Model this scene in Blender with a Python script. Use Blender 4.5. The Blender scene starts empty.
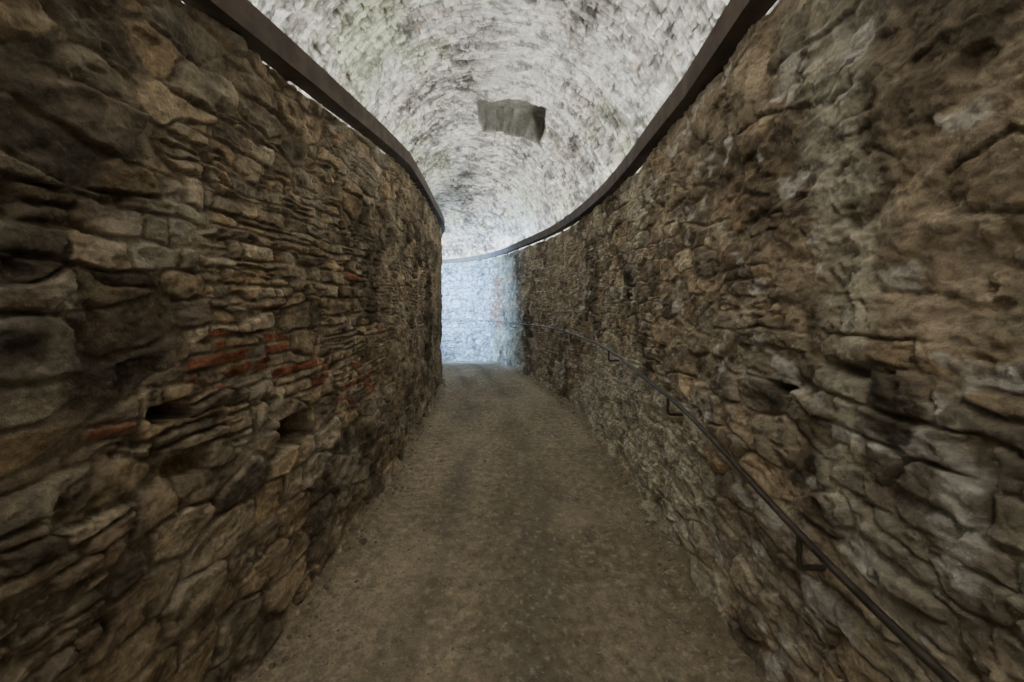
import bpy, numpy as np, math
from mathutils import Vector
rng=np.random.RandomState(7)

# ---------------- noise helpers ----------------
def h2(ix,iy,seed=0):
    x=(ix.astype(np.int64)*374761393+iy.astype(np.int64)*668265263+seed*1442695041)&0xffffffff
    x=((x^(x>>13))*1274126177)&0xffffffff
    x=((x^(x>>16))*2246822519)&0xffffffff
    x=x^(x>>15)
    return (x&0xffffff)/float(0xffffff)
def vn(x,y,seed=0):
    ix=np.floor(x);iy=np.floor(y);fx=x-ix;fy=y-iy
    fx=fx*fx*fx*(fx*(fx*6-15)+10);fy=fy*fy*fy*(fy*(fy*6-15)+10)
    ix=ix.astype(np.int64);iy=iy.astype(np.int64)
    a=h2(ix,iy,seed);b=h2(ix+1,iy,seed);c=h2(ix,iy+1,seed);d=h2(ix+1,iy+1,seed)
    return (a*(1-fx)+b*fx)*(1-fy)+(c*(1-fx)+d*fx)*fy-0.5
def fbm(x,y,seed=0,o=4,g=0.5):
    r=0;a=1.0;f=1.0
    for i in range(o):
        r=r+a*vn(x*f+i*17.3,y*f-i*9.1,seed+i*31);a*=g;f*=2.03
    return r
def ss(a,b,x):
    t=np.clip((x-a)/(b-a),0,1);return t*t*(3-2*t)
def mix(a,b,m):
    return a*(1-m[...,None])+b*m[...,None]

def courses(s,z,w,h,seed,warp=1.0,split=0.25):
    sw=s+warp*w*0.20*fbm(s/(w*0.7),z/(h*0.9),seed+1,3)
    zw=z+warp*h*0.34*fbm(s/(w*0.9),z/(h*1.6),seed+2,4)+warp*h*0.8*vn(s/0.9,z/0.9,seed+5)
    v=zw/h
    j=np.floor(v).astype(np.int64)
    lo=j+0.5*(h2(j,j*0,seed+3)-0.5)
    hi=j+1+0.5*(h2(j+1,j*0,seed+3)-0.5)
    j=np.where(v<lo,j-1,np.where(v>hi,j+1,j))
    lo=j+0.5*(h2(j,j*0,seed+3)-0.5); hi=j+1+0.5*(h2(j+1,j*0,seed+3)-0.5)
    wr=w*(0.5+0.9*h2(j,j*0+9,seed+4))
    u=sw/wr+h2(j,j*0+4,seed+6)*10
    i=np.floor(u).astype(np.int64)
    J=0.75
    l=i+J*(h2(i,j,seed+7)-0.5); r=i+1+J*(h2(i+1,j,seed+7)-0.5)
    i=np.where(u<l,i-1,np.where(u>r,i+1,i))
    l=i+J*(h2(i,j,seed+7)-0.5); r=i+1+J*(h2(i+1,j,seed+7)-0.5)
    sp=h2(i,j,seed+8)<split
    mid=lo+(hi-lo)*(0.35+0.3*h2(i,j,seed+9))
    up=(v>mid)&sp
    lo2=np.where(up,mid,lo); hi2=np.where(sp&~up,mid,hi)
    dv=np.minimum(v-lo2,hi2-v)*h; du=np.minimum(u-l,r-u)*wr
    k=0.25*h
    e=-np.log(np.exp(-np.clip(dv,0,9)/k*4)+np.exp(-np.clip(du,0,9)/k*4))*k/4
    e=np.maximum(e,0)
    jj=j*2+up
    cu=(u-(l+r)/2)*wr; cv=(v-(lo2+hi2)/2)*h
    return e,h2(i,jj,seed+10),h2(i,jj,seed+11),h2(i,jj,seed+12),h2(i,jj,seed+13),cu,cv
def voro(s,z,w,h,seed):
    x=s/w+0.13*fbm(s*5,z*5,seed+1,4); y=z/h+0.17*fbm(s*5,z*5,seed+2,4)
    iy0=np.floor(y).astype(np.int64)
    F1=np.full(x.shape,9.);F2=F1.copy();I=np.zeros(x.shape,np.int64);Jn=I.copy();cx=F1*0;cy=F1*0
    for dj in(-1,0,1):
        jj=iy0+dj; off=0.5*(jj%2); xx=x+off; ix0=np.floor(xx).astype(np.int64)
        for di in(-1,0,1):
            ii=ix0+di
            px=ii+0.5+0.85*(h2(ii,jj,seed+3)-0.5);py=jj+0.5+0.75*(h2(ii,jj,seed+4)-0.5)
            a=np.abs(xx-px);b=np.abs(y-py)*1.05
            D=(a**3+b**3)**(1/3.)
            n=D<F1
            F2=np.where(n,F1,np.minimum(F2,D))
            I=np.where(n,ii,I);Jn=np.where(n,jj,Jn);cx=np.where(n,xx-px,cx);cy=np.where(n,y-py,cy)
            F1=np.where(n,D,F1)
    e=(F2-F1)*0.5*min(w,h)
    return e,h2(I,Jn,seed+10),h2(I,Jn,seed+11),h2(I,Jn,seed+12),h2(I,Jn,seed+13),cx*w,cy*h

# ---------------- plan curves ----------------
L=[(-1.25,-3),(-1.22,-1),(-1.18,1),(-1.10,2.5),(-1.11,4),(-1.22,5.8),(-1.40,7.8),(-1.85,9.2),(-2.7,10.3),(-4.0,11.2),(-6,11.8)]
R=[(1.0,-3),(1.0,-1),(1.0,1),(1.04,2.5),(1.05,4.3),(0.80,6.4),(0.12,9.0),(-0.30,10.4),(-1.1,11.8),(-2.6,13.0),(-5.8,14.2)]
L=np.array(L,float);R=np.array(R,float)
def crv(P,t):
    t=np.clip(t,0,len(P)-1-1e-6)
    Q=np.vstack([2*P[0]-P[1],P,2*P[-1]-P[-2]])
    i=np.floor(t).astype(int);f=(t-i)[:,None]
    p0,p1,p2,p3=Q[i],Q[i+1],Q[i+2],Q[i+3]
    return 0.5*((2*p1)+(-p0+p2)*f+(2*p0-5*p1+4*p2-p3)*f*f+(-p0+3*p1-3*p2+p3)*f**3)
T=np.linspace(0,10,4001)
def tsample(P,base,k,behind=0.05):
    C=crv(P,T);d=np.linalg.norm(np.diff(C,axis=0),axis=1)
    m=(C[1:]+C[:-1])/2
    st=np.maximum(base,k*np.linalg.norm(m,axis=1))
    st=np.where(m[:,1]<0.2,behind,st)
    n=np.concatenate([[0],np.cumsum(d/st)])
    N=int(n[-1])
    return np.interp(np.linspace(0,n[-1],N),n,T)
def frame(P,t,side):
    C=crv(P,t);e=1e-3
    tg=crv(P,np.minimum(t+e,10))-crv(P,np.maximum(t-e,0))
    tg/=np.linalg.norm(tg,axis=1)[:,None]
    nrm=np.stack([tg[:,1],-tg[:,0]],1)*side
    F=crv(P,T);S=np.concatenate([[0],np.cumsum(np.linalg.norm(np.diff(F,axis=0),axis=1))])
    return C,tg,nrm,np.interp(t,T,S)
def floor_z(y):
    return -0.40*ss(9.5,13.5,y)

def grid_mesh(name,V,col=None,mat=None,flip=False,smooth=True):
    n,m=V.shape[:2]
    idx=np.arange(n*m).reshape(n,m)
    q=np.stack([idx[:-1,:-1],idx[1:,:-1],idx[1:,1:],idx[:-1,1:]],-1).reshape(-1,4)
    if flip:q=q[:,::-1]
    me=bpy.data.meshes.new(name)
    me.vertices.add(n*m);me.vertices.foreach_set('co',V.reshape(-1).astype(np.float32))
    me.loops.add(q.size);me.loops.foreach_set('vertex_index',q.reshape(-1).astype(np.int32))
    me.polygons.add(len(q));me.polygons.foreach_set('loop_start',np.arange(0,q.size,4,dtype=np.int32))
    me.polygons.foreach_set('loop_total',np.full(len(q),4,np.int32))
    me.update();me.validate()
    me.polygons.foreach_set('use_smooth',np.full(len(q),smooth))
    if col is not None:
        a=me.color_attributes.new('Col','FLOAT_COLOR','POINT')
        c=np.ones((n*m,4),np.float32);c[:,:3]=np.clip(col.reshape(-1,3),0.004,0.9)
        a.data.foreach_set('color',c.reshape(-1))
    ob=bpy.data.objects.new(name,me);bpy.context.collection.objects.link(ob)
    if mat:me.materials.append(mat)
    return ob

# ---------------- materials ----------------
def mat_stone(name,bump=0.35,scale=60,rough=0.92,var=0.35):
    m=bpy.data.materials.new(name);m.use_nodes=True;nt=m.node_tree;N=nt.nodes
    b=N['Principled BSDF'];b.inputs['Roughness'].default_value=rough
    b.inputs['Specular IOR Level'].default_value=0.25
    at=N.new('ShaderNodeAttribute');at.attribute_name='Col'
    tc=N.new('ShaderNodeTexCoord')
    n1=N.new('ShaderNodeTexNoise');n1.inputs['Scale'].default_value=scale;n1.inputs['Detail'].default_value=6;n1.inputs['Roughness'].default_value=0.7
    n2=N.new('ShaderNodeTexNoise');n2.inputs['Scale'].default_value=scale*0.2;n2.inputs['Detail'].default_value=5;n2.inputs['Roughness'].default_value=0.65
    for n in(n1,n2):nt.links.new(tc.outputs['Object'],n.inputs['Vector'])
    ad=N.new('ShaderNodeMath');ad.operation='ADD';nt.links.new(n1.outputs['Fac'],ad.inputs[0]);nt.links.new(n2.outputs['Fac'],ad.inputs[1])
    mr=N.new('ShaderNodeMapRange');mr.inputs['From Min'].default_value=0.65;mr.inputs['From Max'].default_value=1.35
    mr.inputs['To Min'].default_value=1-var;mr.inputs['To Max'].default_value=1+var
    nt.links.new(ad.outputs[0],mr.inputs['Value'])
    vm=N.new('ShaderNodeVectorMath');vm.operation='SCALE'
    nt.links.new(at.outputs['Color'],vm.inputs[0]);nt.links.new(mr.outputs[0],vm.inputs['Scale'])
    nt.links.new(vm.outputs[0],b.inputs['Base Color'])
    bp=N.new('ShaderNodeBump');bp.inputs['Strength'].default_value=bump;bp.inputs['Distance'].default_value=0.02
    nt.links.new(ad.outputs[0],bp.inputs['Height']);nt.links.new(bp.outputs[0],b.inputs['Normal'])
    return m
M_wall=mat_stone('rubble_stone',0.75,50,var=0.5)
M_vault=mat_stone('limewashed_masonry',0.7,30,var=0.5)
M_floor=mat_stone('packed_earth',0.7,80,0.95,0.4)
def mat_metal(name,c,rough,metal):
    m=bpy.data.materials.new(name);m.use_nodes=True;nt=m.node_tree;N=nt.nodes
    b=N['Principled BSDF'];b.inputs['Roughness'].default_value=rough;b.inputs['Metallic'].default_value=metal
    tc=N.new('ShaderNodeTexCoord');n=N.new('ShaderNodeTexNoise');n.inputs['Scale'].default_value=9;n.inputs['Detail'].default_value=7
    nt.links.new(tc.outputs['Object'],n.inputs['Vector'])
    r=N.new('ShaderNodeValToRGB');r.color_ramp.elements[0].position=0.35;r.color_ramp.elements[1].position=0.7
    r.color_ramp.elements[0].color=(*[x*0.6 for x in c],1);r.color_ramp.elements[1].color=(*[x*1.4 for x in c],1)
    nt.links.new(n.outputs['Fac'],r.inputs[0]);nt.links.new(r.outputs[0],b.inputs['Base Color'])
    return m
M_steel=mat_metal('weathered_steel',(0.10,0.070,0.053),0.65,0.1)
M_rail=mat_metal('painted_iron',(0.11,0.092,0.075),0.42,0.3)

# ---------------- partition walls ----------------
PAL=np.array([[.52,.40,.27],[.42,.34,.235],[.62,.49,.33],[.35,.285,.21],[.46,.40,.30],[.55,.42,.26],[.30,.25,.185],[.64,.54,.39]])
def wall(name,P,side,seed,ztop):
    t=tsample(P,0.0058,0.0040)
    C,tg,nr,s=frame(P,t,side)
    nrow=530
    f=np.linspace(0,1,nrow)
    top=ztop(C[:,1],t)+0.025*fbm(s*3.0,s*0,seed+77,3)
    bot=floor_z(C[:,1])-0.12
    S=np.repeat(s[:,None],nrow,1)
    Z=bot[:,None]+(top-bot)[:,None]*f[None]
    Yc=np.repeat(C[:,1][:,None],nrow,1);Tt=np.repeat(t[:,None],nrow,1)
    if side>0:
        zone=1.0*np.exp(-((Yc-1.72)/0.30)**4-((Z-1.36)/0.11)**2)+0.9*np.exp(-((Yc-2.9)/0.32)**2-((Z-0.98)/0.16)**2)+0.8*np.exp(-((Yc-2.15)/0.28)**2-((Z-1.18)/0.10)**2)
    else:
        zone=np.exp(-(((Yc-10.7)/0.35)**2+((Z-1.5)/0.6)**2))*1.3+0.55*np.exp(-(((Yc-4.2)/0.4)**2+((Z-0.85)/0.15)**2))
    A=courses(S,Z,0.18,0.088,seed)
    B=voro(S,Z,0.26,0.145,seed+100)
    D=courses(S,Z,0.15,0.056,seed+150)
    E=courses(S,Z,0.20,0.058,seed+170,0.5,0.0)
    msk=fbm(S/0.5,Z/0.36,seed+200,3)
    if side>0: msk=msk+0.40*ss(1.10,0.75,Z)-0.05+0.16*ss(2.1,2.4,Z)
    else: msk=msk+0.26*ss(1.6,2.1,Z)*ss(3.5,1.5,Yc)+0.18*ss(1.2,0.7,Z)+0.04
    isE=zone+0.25*fbm(S*4,Z*6,seed+231,3)>0.36
    mb=(msk>0)&~isE
    msk2=fbm(S/0.6,Z/0.33,seed+230,3)+(0.12*np.exp(-((Z-1.4)/0.3)**2) if side>0 else -0.12)-0.12
    mt=(~mb)&(msk2>0)
    def pick(k): return np.where(isE,E[k],np.where(mb,B[k],np.where(mt,D[k],A[k])))
    e,r1,r2,r3,r4,cu,cv=[pick(k) for k in range(7)]
    e=np.where(isE,e,np.minimum(e,np.minimum(np.abs(msk)*0.3,np.where(mb,1,np.abs(msk2)*0.3))))
    fine=fbm(S*9,Z*12,seed+300,6,0.62); lump=fbm(S*3.2,Z*4.2,seed+310,4)
    e=e+0.006*fbm(S*30,Z*30,seed+315,3)
    big=fbm(S*0.7,Z*0.9,seed+320,3)
    gap=0.002+0.006*r4
    ww=np.where(mb,0.011,0.008)
    en=np.clip((e-gap)/ww,0,1)
    prof=np.sqrt(1-(1-en)**2)
    amp=np.where(mb,0.025,np.where(isE,0.012,0.022))
    fa=0.012 if side>0 else 0.016
    d=prof*(0.006+amp*r1)+prof*((r2-.5)*0.13*cu+(r3-.5)*0.15*cv)+fine*fa*(0.7+0.7*prof)
    miss=((h2((r1*9999).astype(np.int64),(r2*9999).astype(np.int64),5)<0.02)&~mb&~isE)
    d=d-prof*np.where(miss,0.06,0)
    base=fbm(S*1.1,Z*1.0,seed+400,5)
    mm=ss(-0.04,0.28,base+(0.05 if side<0 else -0.03)+0.22*fbm(S*6,Z*6,seed+401,4))
    if side<0:
        mm=np.maximum(mm,ss(0.0,0.2,0.42*ss(1.45,0.8,Z)*ss(1.6,2.4,Yc)*ss(6.5,4.5,Yc)+base*0.5-0.08))
    mm=mm*np.where(r1>(0.62 if side>0 else 0.72),0.25,0.88)*np.where(isE,0.3,1)
    d=d*(1-mm)+mm*(0.016+0.028*lump+0.026*fine)
    d=d+0.045*big+0.020*lump
    pit=ss(0.32,0.44,fbm(S*11,Z*13,seed+450,3)); d=d-0.015*pit
    pi=(r3*len(PAL)*0.999).astype(int)
    col=PAL[pi]*(0.70+0.55*r2)[...,None]
    mort=np.array([.47,.38,.27]) if side>0 else np.array([.56,.46,.32])
    col=mix(np.broadcast_to(mort*0.85,col.shape),col,ss(0.05,0.6,en))
    brick=np.array([.45,.165,.10])
    isb=(((r4<0.008)&~mb)|(isE&(r4<0.62))).astype(float)*ss(0.1,0.6,en)
    col=mix(col,np.broadcast_to(np.array([.58,.475,.335]) if side<0 else np.array([.52,.425,.30]),col.shape),mm*(1-0.8*isb))
    col=mix(col,np.broadcast_to(brick,col.shape)*(0.65+0.7*r2)[...,None],isb*0.85)
    col=col*(1+0.6*fbm(S*14,Z*18,seed+530,5,0.6))[...,None]
    dk=ss(0.05,0.45,fbm(S*1.5,Z*1.8,seed+500,5)); col=col*(1-0.52*dk)[...,None]
    pl=ss(0.24,0.54,fbm(S*2.3,Z*2.8,seed+510,5)); col=mix(col,np.broadcast_to(np.array([.74,.68,.55]),col.shape),pl*0.5*(1-isb))
    if side<0:
        g=ss(-0.02,0.26,1.1*ss(1.45,0.6,Z)*ss(1.7,2.5,Yc)*ss(7,4.8,Yc)*0.5+0.7*fbm(S*2.2,Z*0.7,seed+520,5)-0.14)
        col=mix(col,np.broadcast_to(np.array([.74,.71,.56]),col.shape)*(1+0.6*fine)[...,None],g*0.75)
        ch=ss(0.28,0.42,fbm(S*7,Z*9,seed+540,4)+0.08*ss(1.3,0.9,Z)*ss(2.6,1.4,Yc));col=mix(col,np.broadcast_to(np.array([.88,.86,.80]),col.shape),ch*0.7)
    lum=col.mean(-1,keepdims=True)
    sat=0.88
    col=(lum+(col-lum)*(sat+0.15*isb[...,None]))*(0.93 if side<0 else 0.90)
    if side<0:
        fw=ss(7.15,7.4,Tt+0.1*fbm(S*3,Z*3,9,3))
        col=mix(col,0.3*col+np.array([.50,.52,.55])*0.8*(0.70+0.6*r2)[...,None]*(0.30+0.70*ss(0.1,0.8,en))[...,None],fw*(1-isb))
    def hole(y,z,w,h,dp):
        i=np.argmin(abs(C[:,1]-y)); q=np.maximum(abs(S-s[i])/w,abs(Z-z)/h)+0.12*fbm(S*20,Z*20,3,2)
        return dp*ss(1.0,0.88,q)
    if side>0:
        for a in[(2.05,0.94,.16,.085,.40),(1.35,1.22,.08,.035,.18),(3.2,1.9,.05,.03,.1),(4.6,1.3,.06,.05,.15),(2.75,2.0,.04,.05,.1)]:
            d=d-hole(*a)
    else:
        for a in[(1.45,1.28,.07,.02,.10),(2.0,1.45,.03,.05,.09),(3.0,1.7,.05,.03,.1),(2.6,1.0,.06,.03,.1)]:
            d=d-hole(*a)
    d=d+0.05*ss(0.12,-0.05,Z-floor_z(Yc))
    V=np.zeros((len(t),nrow+5,3))
    V[:,:nrow,0]=C[:,0,None]+nr[:,0,None]*d; V[:,:nrow,1]=C[:,1,None]+nr[:,1,None]*d; V[:,:nrow,2]=Z+0.004*fine
    back=[(-0.02,0.0),(-0.28,0.0),(-0.30,None),(-1.2,None),(-1.2,-9)]
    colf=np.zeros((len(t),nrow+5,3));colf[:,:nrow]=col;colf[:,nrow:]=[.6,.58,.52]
    for k,(o,dz) in enumerate(back):
        V[:,nrow+k,0]=C[:,0]+nr[:,0]*o;V[:,nrow+k,1]=C[:,1]+nr[:,1]*o
        V[:,nrow+k,2]=top if dz==0.0 else (2.32 if dz is None else 2.0)
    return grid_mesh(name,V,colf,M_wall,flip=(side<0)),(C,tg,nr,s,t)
ztL=lambda y,t:np.interp(y,[-3,1.4,2.4,4.0,8.0,14],[2.58,2.64,2.73,2.93,2.97,2.97])
ztR=lambda y,t:np.interp(y,[-3,1.6,2.2,7,10.3,14],[2.75,2.74,2.69,2.69,2.74,2.74])
wl,_=wall('wall_left',L,+1,11,ztL)
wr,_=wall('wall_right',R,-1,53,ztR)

# ---------------- floor ----------------
t=tsample(R,0.009,0.0045,0.06)
CL=crv(L,t);CR=crv(R,t);nu=330
u=np.linspace(-0.06,1.06,nu)
X=CL[:,0,None]*(1-u)+CR[:,0,None]*u;Y=CL[:,1,None]*(1-u)+CR[:,1,None]*u
U=np.broadcast_to(u,X.shape)
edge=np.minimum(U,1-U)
Z=floor_z(Y)+0.03*fbm(X*0.9,Y*0.7,900,3)+0.014*fbm(X*7,Y*5,901,5,0.6)+0.010*np.maximum(0,fbm(X*30,Y*30,905,3)-0.1)
Z=Z-0.018*(np.exp(-((U-0.33)/0.09)**2)+np.exp(-((U-0.68)/0.09)**2))
Z=Z+0.07*ss(0.10,-0.02,edge)*(1+1.2*fbm(X*5,Y*5,903,3))
col=np.broadcast_to(np.array([.42,.36,.265]),X.shape+(3,)).copy()
col*= (1+0.40*fbm(X*2.2,Y*1.0,910,5))[...,None]
col*= (1+0.40*fbm(X*25,Y*25,915,4,0.7))[...,None]
tr=np.exp(-((U-0.58+0.03*fbm(Y*0.8,Y*0,77,2))/0.07)**2)+0.9*np.exp(-((U-0.28+0.03*fbm(Y*0.8,Y*0,78,2))/0.06)**2)
col=mix(col,np.broadcast_to(np.array([.25,.22,.175]),col.shape),0.85*np.clip(tr*np.clip(0.75+1.4*fbm(X*3,Y*.8,911,4),0,1),0,1))
col=mix(col,np.broadcast_to(np.array([.54,.47,.34]),col.shape),0.55*ss(0.1,0.5,fbm(X*2,Y*2,912,5)))
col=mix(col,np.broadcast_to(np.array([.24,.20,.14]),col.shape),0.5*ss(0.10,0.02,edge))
sp=ss(0.30,0.5,fbm(X*38,Y*38,913,2));col=mix(col,np.broadcast_to(np.array([.66,.62,.54]),col.shape),sp*0.5)
col=col*1.12
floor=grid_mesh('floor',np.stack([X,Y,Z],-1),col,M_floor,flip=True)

def gravel(n):
    phi=(1+5**.5)/2
    iv=np.array([(-1,phi,0),(1,phi,0),(-1,-phi,0),(1,-phi,0),(0,-1,phi),(0,1,phi),(0,-1,-phi),(0,1,-phi),(phi,0,-1),(phi,0,1),(-phi,0,-1),(-phi,0,1)])
    iv/=np.linalg.norm(iv[0])
    fc=np.array([(0,11,5),(0,5,1),(0,1,7),(0,7,10),(0,10,11),(1,5,9),(5,11,4),(11,10,2),(10,7,6),(7,1,8),(3,9,4),(3,4,2),(3,2,6),(3,6,8),(3,8,9),(4,9,5),(2,4,11),(6,2,10),(8,6,7),(9,8,1)])
    vs=[];fs=[];cs=[]
    for k in range(n):
        i=rng.randint(int(0.05*len(t)),len(t)-1)
        uu=rng.rand() if rng.rand()<0.55 else (rng.beta(0.5,0.5))
        uu=min(max(uu,0.04),0.96)
        j=int(np.interp(uu,u,np.arange(nu)))
        r=0.003+0.006*rng.rand()**3+(0.012*rng.rand() if rng.rand()<0.03 else 0)
        if min(uu,1-uu)<0.08:r*=1.8
        sc=np.array([1,0.6+0.5*rng.rand(),0.4+0.4*rng.rand()])*r
        a=rng.rand()*6.28;Rm=np.array([[math.cos(a),-math.sin(a),0],[math.sin(a),math.cos(a),0],[0,0,1]])
        v=(iv*(0.8+0.4*rng.rand(12,1))*sc)@Rm.T+np.array([X[i,j],Y[i,j],Z[i,j]+r*0.2])
        vs.append(v);fs.append(fc+12*k)
        g=0.5+0.8*rng.rand();cs.append(np.tile(np.array([.50,.44,.35])*g,(12,1)))
    me=bpy.data.meshes.new('gravel');me.from_pydata(np.vstack(vs).tolist(),[],np.vstack(fs).tolist())
    a=me.color_attributes.new('Col','FLOAT_COLOR','POINT');c=np.ones((12*n,4));c[:,:3]=np.vstack(cs);a.data.foreach_set('color',c.reshape(-1))
    me.materials.append(M_floor);ob=bpy.data.objects.new('gravel',me);bpy.context.collection.objects.link(ob)
gravel(7000)

# ---------------- vault ----------------
t=tsample(R,0.012,0.004,0.05)
CL,_,nL,_=frame(L,t,1);CR,_,nR,sR=frame(R,t,-1)
CL=CL-nL*1.0;CR=CR-nR*0.95
na=620
th=np.linspace(math.pi,0,na)
crown=np.interp((CL[:,1]+CR[:,1])/2,[-3,5,8,11,14],[5.0,5.0,4.85,4.35,4.1])
ex=0.88
cx=np.sign(np.cos(th))*np.abs(np.cos(th))**ex; cz=np.abs(np.sin(th))**ex
cen=(CL+CR)/2;half=(CR-CL)/2
X=cen[:,0,None]+half[:,0,None]*cx;Y=cen[:,1,None]+half[:,1,None]*cx
zb=2.25
Zv=zb+(crown[:,None]-zb)*cz[None]
hw=np.linalg.norm(half,axis=1)
nx=-(half[:,0]/hw)[:,None]*cx;ny=-(half[:,1]/hw)[:,None]*cx;nz=-np.broadcast_to(cz,nx.shape)
arc=np.broadcast_to((math.pi-th)*2.3,X.shape);S=np.repeat(sR[:,None],na,1)
e,r1,r2,r3,r4,cu,cv=courses(arc,S,0.30,0.115,700,0.8)
e=e+0.006*fbm(S*25,arc*25,716,3)
en=np.clip((e-0.004)/0.012,0,1);prof=np.sqrt(1-(1-en)**2)
fine=fbm(S*8,arc*8,720,6,0.6);lump=fbm(S*1.6,arc*1.9,721,4)
mm=ss(-0.05,0.35,fbm(S*1.0,arc*1.0,722,5))*0.75
d=(prof*(0.010+0.024*r1)+fine*0.026)*(1-mm)+mm*(0.02+0.03*fine)+0.06*lump
rib=np.abs(np.sin(S*math.pi/0.40+0.9*lump))
d=d+0.018*rib
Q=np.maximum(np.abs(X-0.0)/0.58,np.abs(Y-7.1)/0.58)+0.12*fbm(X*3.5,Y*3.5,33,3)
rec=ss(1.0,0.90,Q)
d=d*(1-rec)-0.46*rec
base=np.array([.60,.59,.54])
col=base*(0.62+0.6*r2)[...,None]
col=mix(np.broadcast_to(np.array([.26,.255,.225]),col.shape),col,ss(0.05,0.6,en))
col=mix(col,np.broadcast_to(np.array([.70,.70,.65]),col.shape),mm*0.65)
col=col*(1-0.36*ss(0.30,0.0,rib))[...,None]  # course lines darkened in colour, in place of groove shading between ribs
col=col*(1-0.60*ss(-0.04,0.42,fbm(S*1.5,arc*2.0,730,6)))[...,None]
col=col*(1-0.55*ss(0.06,0.35,fbm(S*12,arc*8,734,5,0.65)))[...,None]
wt=ss(0.15,0.4,fbm(S*10,arc*7,738,5,0.6));col=mix(col,np.broadcast_to(np.array([.86,.86,.83]),col.shape),wt*0.55)
gr=ss(0.05,0.5,fbm(S*0.8,arc*1.1,731,5));col=mix(col,col*np.array([.76,.85,.64]),gr*0.75)
og=ss(0.38,0.6,fbm(S*4.5,arc*3.5,732,4));col=mix(col,np.broadcast_to(np.array([.50,.34,.25]),col.shape),og*0.4)
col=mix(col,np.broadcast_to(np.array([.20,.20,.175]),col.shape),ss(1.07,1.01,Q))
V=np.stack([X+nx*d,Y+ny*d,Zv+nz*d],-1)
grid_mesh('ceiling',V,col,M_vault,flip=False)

# ---------------- steel coping bands ----------------
def sweep(C2,zc,nr,prof):
    V=np.zeros((len(C2),len(prof)+1,3))
    for k,(o,dz) in enumerate(prof+[prof[0]]):
        V[:,k,0]=C2[:,0]+nr[:,0]*o;V[:,k,1]=C2[:,1]+nr[:,1]*o;V[:,k,2]=zc+dz
    return V
def box(vs,fs,c,ax,ay,az):
    b=len(vs)
    for sx in(-1,1):
        for sy in(-1,1):
            for sz in(-1,1):
                vs.append(tuple(c+sx*ax+sy*ay+sz*az))
    fs+= [tuple(b+i for i in f) for f in[(0,1,3,2),(4,6,7,5),(0,4,5,1),(2,3,7,6),(0,2,6,4),(1,5,7,3)]]
def band(name,P,side,zt):
    t=tsample(P,0.03,0.012,0.1);C,tg,nr,s=frame(P,t,side)
    zc=zt(C[:,1],t)
    ph=0.15
    V=sweep(C,zc,nr,[(0.085,0.026),(0.085,ph),(-0.02,ph),(-0.02,ph-0.012),(0.07,ph-0.012),(0.07,0.038),(-0.02,0.038),(-0.02,0.026)])
    root=bpy.data.objects.new(name,None);bpy.context.collection.objects.link(root)
    ob=grid_mesh(name+'_channel',V,None,M_steel,flip=(side<0),smooth=False);ob.parent=root
    vs=[];fs=[]
    for q in np.arange(0.5,s[-1],0.9):
        i=np.searchsorted(s,q)
        if i>=len(s):break
        n3=np.array([nr[i,0],nr[i,1],0]);t3=np.array([tg[i,0],tg[i,1],0])
        c=np.array([C[i,0],C[i,1],zc[i]])-n3*0.04
        box(vs,fs,c+np.array([0,0,0.03]),n3*0.012,t3*0.025,np.array([0,0,0.10]))
        box(vs,fs,c+n3*0.04+np.array([0,0,0.032]),n3*0.07,t3*0.025,np.array([0,0,0.006]))
    me=bpy.data.meshes.new(name+'_brackets');me.from_pydata(vs,[],fs);me.materials.append(M_steel)
    o=bpy.data.objects.new(name+'_brackets',me);bpy.context.collection.objects.link(o);o.parent=root
band('steel_coping_band',L,1,ztL)
band('steel_coping_band.001',R,-1,ztR)

# ---------------- handrail ----------------
def tube(pts,r,ns=14):
    pts=np.array(pts,float);n=len(pts)
    tg=np.gradient(pts,axis=0);tg/=np.linalg.norm(tg,axis=1)[:,None]
    V=np.zeros((n,ns+1,3))
    up=np.array([0,0,1.0])
    for i in range(n):
        a=np.cross(tg[i],up)
        if np.linalg.norm(a)<1e-3:a=np.array([1.0,0,0])
        a/=np.linalg.norm(a);b=np.cross(a,tg[i])
        for k in range(ns+1):
            an=2*math.pi*k/ns;V[i,k]=pts[i]+r*(math.cos(an)*a+math.sin(an)*b)
    return V
t=np.linspace(1.2,9.6,700);C,tg,nr,s=frame(R,t,-1)
off=0.115
zr=np.interp(C[:,1],[-1,0.8,1.2,2.0,4.0,6.8,10.4,14],[0.80,0.82,0.87,1.01,1.12,1.14,1.05,0.95])
k=np.ones(41)/41;zr=np.convolve(np.pad(zr,20,'edge'),k,'valid')
rp=np.stack([C[:,0]+nr[:,0]*off,C[:,1]+nr[:,1]*off,zr],-1)
root=bpy.data.objects.new('handrail',None);bpy.context.collection.objects.link(root)
o=grid_mesh('rail_bar',tube(rp,0.0115),None,M_rail);o.parent=root
bi=1
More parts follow.
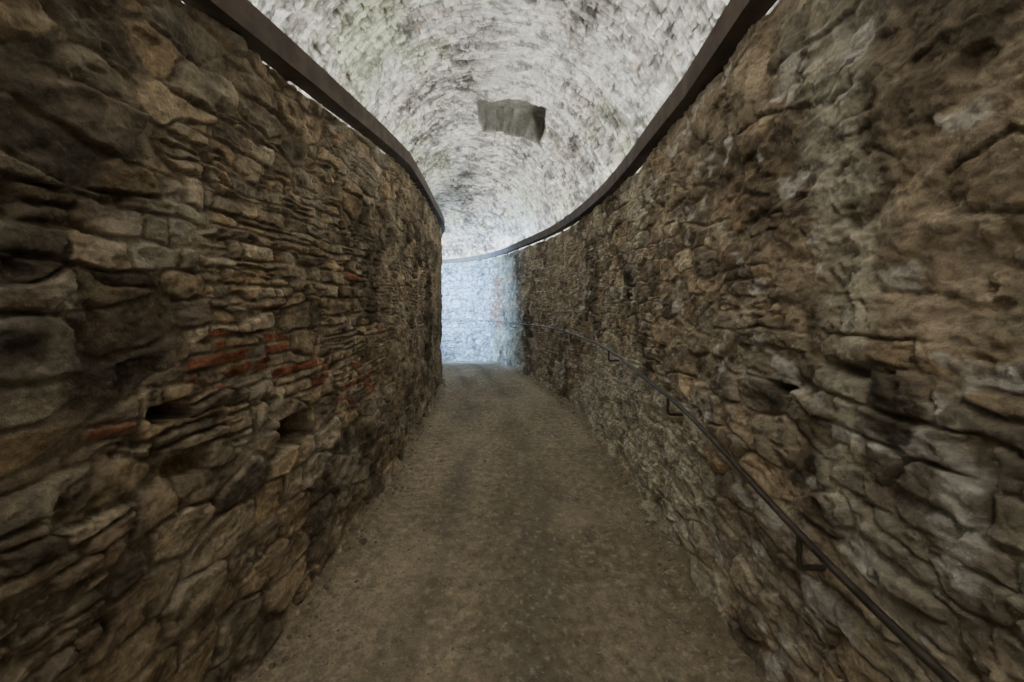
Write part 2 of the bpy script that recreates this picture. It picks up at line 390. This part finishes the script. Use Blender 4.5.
for y in[-0.6,1.22,2.35,3.9,5.6,7.4,9.2,10.9,12.2]:
    i=np.argmin(abs(C[:,1]-y));p=rp[i];n3=np.array([nr[i,0],nr[i,1],0])
    pts=[p+[0,0,-0.005],p+[0,0,-0.05],p+[0,0,-0.085]]
    for a in np.linspace(0.2,1,5)*math.pi/2:
        pts.append(p+np.array([0,0,-0.085-0.02*math.sin(a)])-n3*0.02*(1-math.cos(a)))
    pts.append(p+np.array([0,0,-0.105])-n3*0.18)
    o=grid_mesh('bracket_%d'%bi,tube(pts,0.009,10),None,M_rail);o.parent=root;bi+=1

# ---------------- light strips on ledges behind the walls ----------------
def emis(name,c,st):
    m=bpy.data.materials.new(name);m.use_nodes=True;b=m.node_tree.nodes['Principled BSDF']
    b.inputs['Base Color'].default_value=(.8,.8,.8,1);b.inputs['Emission Color'].default_value=(*c,1);b.inputs['Emission Strength'].default_value=st
    return m
ME=emis('led_diffuser',(1.0,0.985,0.96),62)
for nm,P,sd in(('led_light_strip',L,1),('led_light_strip.001',R,-1)):
    t=np.linspace(1.6,9.8,80);C,tg,nr,s=frame(P,t,sd)
    V=sweep(C,np.full(len(C),2.345),nr,[(-0.50,0),(-0.50,0.03),(-0.60,0.03),(-0.60,0)])
    grid_mesh(nm,V,None,ME,flip=(sd<0),smooth=False)

def area(name,loc,tgt,sx,sy,e,c,spread=math.pi):
    l=bpy.data.lights.new(name,'AREA');l.shape='RECTANGLE';l.size=sx;l.size_y=sy;l.energy=e;l.color=c;l.spread=spread
    o=bpy.data.objects.new(name,l);bpy.context.collection.objects.link(o);o.location=loc
    o.rotation_euler=(Vector(tgt)-Vector(loc)).to_track_quat('-Z','Y').to_euler()
area('daylight_opening',(-5.6,12.9,2.0),(-1.2,12.35,1.7),1.9,2.6,330,(0.34,0.60,1.0),math.radians(60))
area('added_fill',(-0.7,-1.6,4.2),(0.8,4.0,1.0),1.4,1.4,36,(1.0,0.91,0.78))  # unseen lamp added overhead behind camera to brighten near walls and floor

w=bpy.data.worlds.new('World');bpy.context.scene.world=w;w.use_nodes=True
w.node_tree.nodes['Background'].inputs[0].default_value=(1.0,0.93,0.84,1);w.node_tree.nodes['Background'].inputs[1].default_value=0.2

# ---------------- camera ----------------
cam=bpy.data.cameras.new('camera');co=bpy.data.objects.new('camera',cam);bpy.context.collection.objects.link(co)
cam.sensor_width=36;cam.lens=14.0;cam.clip_start=0.02
co.location=(0,0,1.6);co.rotation_euler=(math.radians(90),0,0)
cam.shift_y=-(341-300)/1024.0
bpy.context.scene.camera=co
